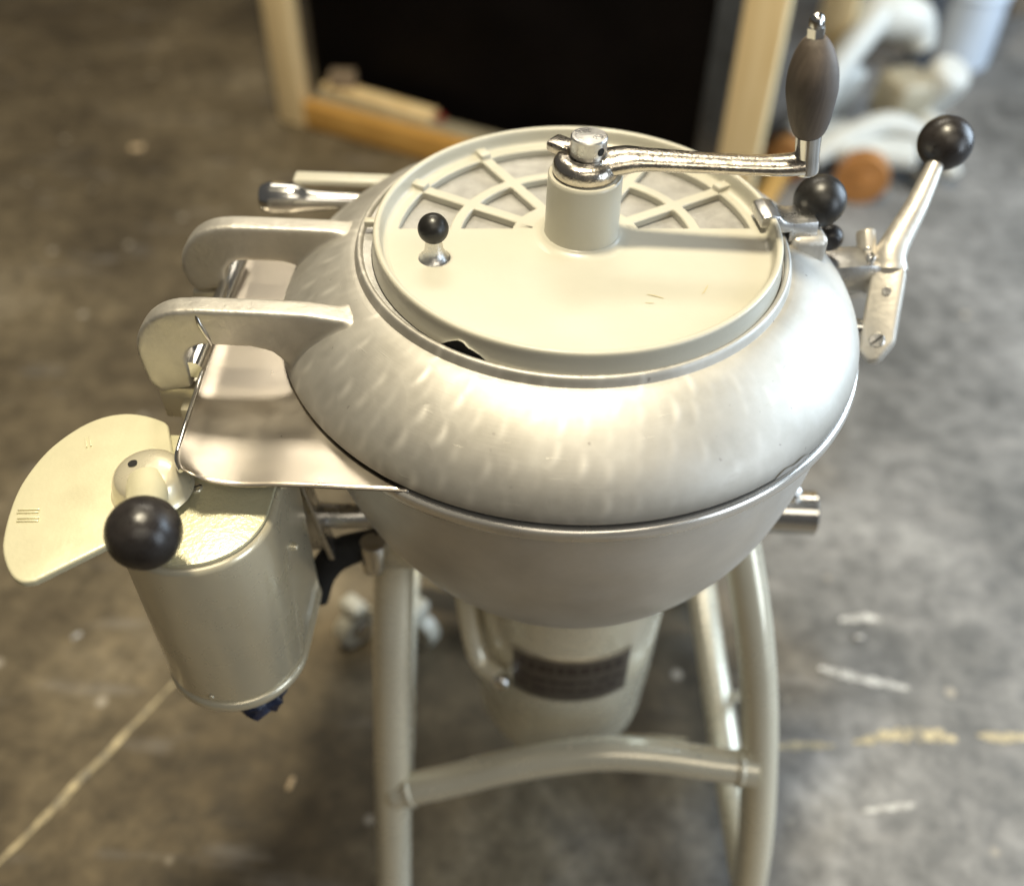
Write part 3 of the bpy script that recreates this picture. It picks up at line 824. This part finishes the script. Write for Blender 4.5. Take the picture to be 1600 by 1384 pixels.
bs = Vector((SX+0.004, SY-0.010, 0.7830))
bd = (bc-bs).normalized()
tube("handle_neck", [bs, bs+bd*0.02, bc-bd*0.018], [0.0170, 0.0150, 0.0140], M['dialpaint'], swb, 28, 5)
ball("handle_ball", bc, 0.0270, M['black'], swb, bd, 0.90)
lathe("plate_screw", [(0.0001, 0.0022), (0.0042, 0.0018), (0.0052, 0.0004, 1), (0.0052, -0.001, 1)], (-0.2975, -0.208, 0.7622), (0, 0, 1), M['hammertone'], swb, 20, 3)
box("screw_slot", (0.0098, 0.0010, 0.0010), (-0.2975, -0.208, 0.7642), M['hole'], swb, rot=(0, 0, 0.5), bev=0)
lathe("rivet", [(0.0001, 0.0012), (0.0018, 0.001), (0.0026, 0.0, 1)], (-0.300, -0.2902, 0.5800), (0, -1, 0.0), M['hammertone'], swb, 16, 3)
lathe("side_lug", [(0.0001, 0.006), (0.0030, 0.005), (0.0036, 0.0, 1)], (-0.2302, -0.205, 0.690), (1, -0.2, 0.0), M['hammertone'], swb, 16, 3)
box("lid_flange", (0.006, 0.060, 0.005), (-0.2285, -0.170, 0.7590), M['hammertone'], swb, bev=0.0015)
# taped cable end below the box
bm = bmesh.new()
bmesh.ops.create_icosphere(bm, subdivisions=3, radius=1)
for v in bm.verts:
    k = 1+0.16*math.sin(v.co.x*7+v.co.y*3)+0.12*math.sin(v.co.z*9+v.co.x*4)
    v.co = Vector((v.co.x*0.024*k, v.co.y*0.017*k, v.co.z*0.020*k))
bm.transform(Matrix.Translation((-0.2720, -0.2600, 0.5345)) @ Matrix.Rotation(0.5, 4, 'Z'))
me = bpy.data.meshes.new("taped_cable_end"); bm.to_mesh(me); bm.free()
finish("taped_cable_end", me, M['bluetape'], V, None and 0 or 38)

# bracket holding the box, pivot, cable
box("box_bracket", (0.034, 0.012, 0.150), (-0.252, -0.105, 0.640), M['brushed'], V, rot=(0, R_(-9), 0.1), bev=0.003)
for s_ in (-1, 1):
    box("bracket_rib", (0.006, 0.018, 0.150), (-0.252+0.015*s_, -0.114, 0.640), M['brushed'], V, rot=(0, R_(-9), 0.1), bev=0.0015)
lathe("bracket_bolt", [(0.0001, 0.008), (0.0045, 0.0075), (0.0075, 0.005), (0.0075, 0.0, 1)], (-0.2545, -0.1120, 0.612), (0, -1, 0.2), M['brushed'], V, 20, 3)
tube("bracket_bar", [(-0.262, -0.09, 0.602), (-0.215, -0.095, 0.604), (-0.165, -0.09, 0.606)], 0.0125, M['brushed'], V, 20, 3)
box("pivot_block", (0.075, 0.060, 0.050), (-0.158, -0.065, 0.545), M['frame'], V, bev=0.004)
lathe("pivot_knob", [(0.0001, 0.0), (0.0125, 0.0, 1), (0.0140, 0.003), (0.0140, 0.034), (0.0120, 0.037, 1), (0.0001, 0.037)], (-0.1870, -0.105, 0.5380), (0.05, 0.05, 1), M['steel'], V, 28, 2)
tube("power_cable", [(-0.246, -0.125, 0.500), (-0.240, -0.110, 0.530), (-0.220, -0.100, 0.552), (-0.180, -0.09, 0.560)], [0.010, 0.015, 0.017, 0.015], M['rubber'], V, 18, 6)
tube("hinge_strut", [(-0.225, 0.02, 0.785), (-0.228, -0.02, 0.700), (-0.222, -0.06, 0.610)], 0.008, M['frame'], V, 14, 4)

# ------------------------------------------------------------------ frame and motor
motor = revolve("motor_housing", smooth_profile([(0.001, 0.512, 1), (0.1190, 0.512, 1), (0.1190, 0.470), (0.1180, 0.40), (0.1160, 0.30), (0.1120, 0.205), (0.107, 0.155), (0.084, 0.140), (0.001, 0.138)], 5), M['frame'], V, 96, Matrix.Translation((0.022, 0.0, 0)))
def arc_band(name, z0, z1, r, a0, a1, th, material, parent):
    prof = [(r, z0), (r+th, z0), (r+th, z1), (r, z1), (r, z0)]
    return revolve(name, prof, material, parent, 28, Matrix.Translation((0.022, 0.0, 0)), R_(a0), R_(a1))
npl = arc_band("name_plate", 0.318, 0.398, 0.1172, -121, -53, 0.0030, M['plate'], motor)
arc_band("plate_trim", 0.398, 0.4015, 0.1172, -121.5, -52.5, 0.0036, M['platetrim'], motor)
arc_band("plate_trim", 0.3145, 0.318, 0.1165, -121.5, -52.5, 0.0036, M['platetrim'], motor)
random.seed(3)
for row, (z0, h) in enumerate(((0.374, 0.012), (0.352, 0.005), (0.336, 0.005))):
    a = -117
    while a < -60:
        w_ = random.uniform(2.5, 5.5) if row == 0 else random.uniform(3, 9)
        arc_band("plate_print", z0, z0+h, 0.1202, a, min(a+w_, -57), 0.0006, M['plateletter'], npl)
        a += w_+random.uniform(1.2, 3.0)
tube("motor_bracket", [(-0.098, -0.035, 0.500), (-0.097, -0.050, 0.440), (-0.092, -0.064, 0.380), (-0.080, -0.085, 0.340), (-0.055, -0.104, 0.335)], [0.014, 0.014, 0.013, 0.012, 0.012], M['frame'], motor, 18, 6)
lathe("bracket_bolt", [(0.0001, 0.012), (0.008, 0.011), (0.011, 0.006), (0.011, 0.0, 1)], (-0.052, -0.106, 0.335), (-0.4, -1, 0.3), M['steel'], motor, 20, 3)

LEG = [
    [(-0.172, -0.050, 0.560), (-0.177, -0.060, 0.470), (-0.180, -0.105, 0.370), (-0.181, -0.150, 0.267), (-0.182, -0.198, 0.155), (-0.184, -0.245, 0.030)],
    [(0.186, -0.010, 0.575), (0.208, -0.050, 0.508), (0.2275, -0.092, 0.435), (0.2430, -0.132, 0.355), (0.2545, -0.172, 0.265), (0.264, -0.208, 0.165), (0.272, -0.245, 0.030)],
]
legs = []
for pts in LEG:
    lg = tube("leg", pts, 0.0228 if pts[0][0] < 0 else 0.0212, M['frame'], V, 28, 10)
    e = pts[-1]
    lathe("foot", [(0.0001, 0.0), (0.024, 0.0, 1), (0.028, 0.004), (0.028, 0.022), (0.024, 0.030, 1), (0.0001, 0.030)], (e[0], e[1], 0.0015), (0, 0, 1), M['rubber'], lg, 28, 3)
    legs.append(lg)
tube("cross_tube", [(-0.178, -0.188, 0.200), (-0.110, -0.180, 0.222), (-0.03, -0.170, 0.252), (0.06, -0.165, 0.278), (0.13, -0.167, 0.284), (0.19, -0.172, 0.283), (0.247, -0.176, 0.281)], 0.0200, M['frame'], V, 26, 8)
for q, d_ in (((-0.158, -0.1855, 0.2065), (0.93, 0.11, 0.32)), ((0.2285, -0.1750, 0.2815), (1, -0.05, -0.03))):
    lathe("weld_bead", [(0.0195, -0.004, 1), (0.0222, -0.0025), (0.0222, 0.0025), (0.0195, 0.004, 1)], q, d_, M['frame'], V, 28, 3)
tube("base_rail", [(0.269, -0.235, 0.075), (0.258, -0.05, 0.085), (0.250, 0.12, 0.090), (0.246, 0.255, 0.092)], 0.021, M['frame'], V, 22, 6)
tube("base_rail", [(-0.186, -0.235, 0.075), (-0.198, -0.05, 0.085), (-0.215, 0.12, 0.090), (-0.222, 0.255, 0.092)], 0.021, M['frame'], V, 22, 6)
tube("rear_cross_tube", [(-0.230, 0.250, 0.095), (-0.10, 0.235, 0.098), (0.02, 0.230, 0.10), (0.14, 0.235, 0.098), (0.250, 0.250, 0.095)], 0.021, M['frame'], V, 22, 6)
tube("rail_hook", [(0.272, 0.03, 0.10), (0.284, 0.02, 0.12), (0.292, 0.015, 0.150), (0.290, 0.02, 0.175)], 0.008, M['steel'], V, 14, 5)
trun = lathe("tilt_shaft", [(0.0001, -0.02), (0.0240, -0.02, 1), (0.0240, 0.116, 1), (0.0225, 0.1195), (0.0001, 0.1205)], (0.165, -0.005, 0.540), (1, 0, 0), M['steel'], V, 40, 2)
box("shaft_block", (0.050, 0.060, 0.060), (0.190, 0.0, 0.535), M['frame'], V, bev=0.006)
ball("shaft_set_screw", (0.255, -0.004, 0.570), 0.0095, M['steel'], V, (0, 0, 1), 0.8)

def caster(x, y, rz):
    T = Matrix.Translation((x, y, 0)) @ Matrix.Rotation(rz, 4, 'Z')
    d = T.to_3x3() @ Vector((0, 1, 0))
    c = T @ Vector((0.0, -0.0135, 0.036))
    w = lathe("caster_wheel", [(0.0001, -0.001), (0.018, 0.0, 1), (0.034, 0.001), (0.036, 0.006), (0.036, 0.021), (0.034, 0.026), (0.018, 0.027, 1), (0.0001, 0.028)], c, d, M['cream'], V, 36, 3)
    for k in (0, 0.0285):
        lathe("wheel_cover", [(0.0001, 0.003), (0.014, 0.002), (0.017, 0.0, 1)], c+d*(k if k else -0.002), d if k else -d, M['steel'], w, 28, 3)
    f = box("caster_fork", (0.030, 0.040, 0.024), (x, y, 0.084), M['cream'], V, rot=(0, 0, rz), bev=0.008, segs=3)
caster(-0.298, 0.165, 0.9)
caster(-0.200, 0.165, -0.5)
caster(0.246, 0.285, 0.4)

# ------------------------------------------------------------------ background: crate with a black load
CA = R_(-24)
CR = thing("wooden_crate", "open pine crate frame standing behind the mixer around a black load", "crate")
def cpt(u, w):          # along the crate front / towards its back
    c, s = math.cos(CA), math.sin(CA)
    return (-0.748+u*c-w*s, 1.880+u*s+w*c)
def cbox(name, u, w, z0, size, material, parent, bev=0.004, rz=0.0):
    x, y = cpt(u, w)
    return box(name, size, (x, y, z0+size[2]/2), material, parent, rot=(0, 0, CA+rz), bev=bev)
cbox("post", 0.0, 0.0, 0.002, (0.090, 0.040, 1.5), M['pine'], CR)
cbox("post", 1.270, 0.0, 0.002, (0.090, 0.040, 1.5), M['pine'], CR)
cbox("post", 1.318, 0.62, 0.002, (0.090, 0.040, 1.5), M['pine'], CR)
cbox("bottom_rail", 0.635, 0.0, 0.004, (1.175, 0.038, 0.075), M['pine_dark'], CR)
cbox("side_rail", 1.318, 0.31, 0.004, (0.038, 0.575, 0.075), M['pine_dark'], CR)
cbox("floor_board", 0.66, 0.052, 0.062, (1.22, 0.060, 0.018), M['beige'], CR)
BL = cbox("black_load", 0.575, 0.42, 0.006, (1.20, 0.56, 1.40), M['blackpanel'], None, 0.01)
tag(BL, "tall black panelled load standing inside the pine crate", "cabinet")
DW = cbox("wrapped_panel", 1.185, 0.105, 0.0835, (0.085, 0.05, 1.30), M['darkwrap'], None, 0.006)
tag(DW, "dark blue-grey wrapped upright panel beside the crate's right post", "panel")
SB = cbox("scrap_board", 0.24, 0.070, 0.0815, (0.36, 0.050, 0.020), M['pine'], None, 0.002, -0.05)
tag(SB, "pale offcut board lying on the crate's bottom rail", "board")
SB2 = cbox("scrap_block", 0.12, 0.080, 0.1025, (0.07, 0.045, 0.040), M['brown'], None, 0.003, 0.4)
tag(SB2, "small brown wood block lying on the offcut board", "block")
SB3 = cbox("red_cap", 0.440, 0.062, 0.0815, (0.022, 0.018, 0.020), mat("red_plastic", (0.25, 0.03, 0.02), 0, 0.4), None, 0.004)
tag(SB3, "tiny red cap at the end of the offcut board", "cap")

# ------------------------------------------------------------------ background: grey wheeled machine on the right
W = thing("floor_machine", "white wheeled machine with amber wheels behind the crank handle", "machine")
def wheel(x, y, r, w, rz):
    d = Vector((math.cos(rz), math.sin(rz), 0))
    ty = lathe("wheel", [(0.0001, 0.0), (r*0.5, 0.0, 1), (r*0.92, 0.001), (r, 0.008), (r, w-0.008), (r*0.92, w-0.001), (r*0.5, w, 1), (0.0001, w)], Vector((x, y, r+0.001))-d*w/2, d, M['orange'], W, 36, 3)
    lathe("wheel_hub", [(0.0001, 0.006), (r*0.38, 0.005), (r*0.45, 0.0, 1)], Vector((x, y, r+0.001))-d*(w/2+0.0008), -d, M['orange'], ty, 28, 3)
wheel(0.775, 1.575, 0.066, 0.050, 1.35)
wheel(0.590, 1.660, 0.060, 0.050, 1.35)
tube("tow_bar", [(0.610, 1.70, 0.110), (0.70, 1.80, 0.230), (0.80, 1.90, 0.330), (0.850, 1.96, 0.345)], [0.035, 0.038, 0.040, 0.036], M['whitepaint'], W, 20, 6)
tube("upper_housing", [(0.76, 1.93, 0.300), (0.830, 1.94, 0.330), (0.920, 1.95, 0.310), (0.960, 1.93, 0.250)], [0.045, 0.060, 0.058, 0.030], M['whitepaint'], W, 24, 6)
box("gear_box", (0.120, 0.120, 0.130), (0.915, 1.850, 0.150), M['beige'], W, rot=(0.1, 0, 0.4), bev=0.02, segs=3)
box("base_plate", (0.34, 0.16, 0.045), (0.77, 1.730, 0.080), M['whitepaint'], W, rot=(0, 0, -0.2), bev=0.015, segs=3)
lathe("motor_cap", [(0.0001, 0.06), (0.040, 0.055), (0.055, 0.03), (0.058, -0.05, 1), (0.0001, -0.05)], (1.010, 1.860, 0.190), (0.3, -0.4, 0.9), M['whitepaint'], W, 32, 4)
box("side_bracket", (0.050, 0.160, 0.120), (0.985, 1.80, 0.070), M['whitepaint'], W, rot=(0, 0, 0.5), bev=0.015, segs=3)

tube("lower_hose", [(0.66, 1.66, 0.06), (0.74, 1.70, 0.10), (0.86, 1.74, 0.13), (0.98, 1.72, 0.09), (1.04, 1.66, 0.03)], [0.026, 0.030, 0.030, 0.026, 0.022], M['whitepaint'], W, 16, 6)
tube("cable_loop", [(0.90, 1.70, 0.03), (0.95, 1.62, 0.012), (0.99, 1.70, 0.012), (0.97, 1.80, 0.02)], 0.010, M['rubber'], W, 12, 6)
box("side_cover", (0.14, 0.05, 0.15), (0.735, 1.86, 0.15), M['whitepaint'], W, rot=(0.2, 0.1, 0.5), bev=0.02, segs=3)
D = thing("plastic_drum", "pale blue plastic drum standing in the upper right corner", "drum")
lathe("drum_body", [(0.0001, 0.001, 1), (0.082, 0.001), (0.094, 0.012), (0.098, 0.06), (0.098, 0.62), (0.090, 0.66), (0.055, 0.69, 1), (0.0001, 0.69)], (1.262, 2.455, 0.0), (0, 0, 1), M['bluegrey'], D, 40, 4)
for z in (0.22, 0.45):
    lathe("drum_hoop", [(0.0975, -0.012, 1), (0.1030, -0.006), (0.1030, 0.006), (0.0975, 0.012, 1)], (1.262, 2.455, z), (0, 0, 1), M['bluegrey'], D, 40, 3)
PO = thing("dark_post", "dark upright steel post left of the pale blue drum", "post")
box("post_shaft", (0.055, 0.055, 0.9), (1.105, 2.36, 0.462), M['darkwrap'], PO, bev=0.004)
box("post_base", (0.12, 0.12, 0.012), (1.105, 2.36, 0.007), M['darkwrap'], PO, bev=0.002)
bxo = box("carton", (0.34, 0.26, 0.16), (1.66, 2.98, 0.082), M['brown'], rot=(0, 0, 0.3), bev=0.004)
tag(bxo, "brown carton on the floor at the upper right edge", "carton")
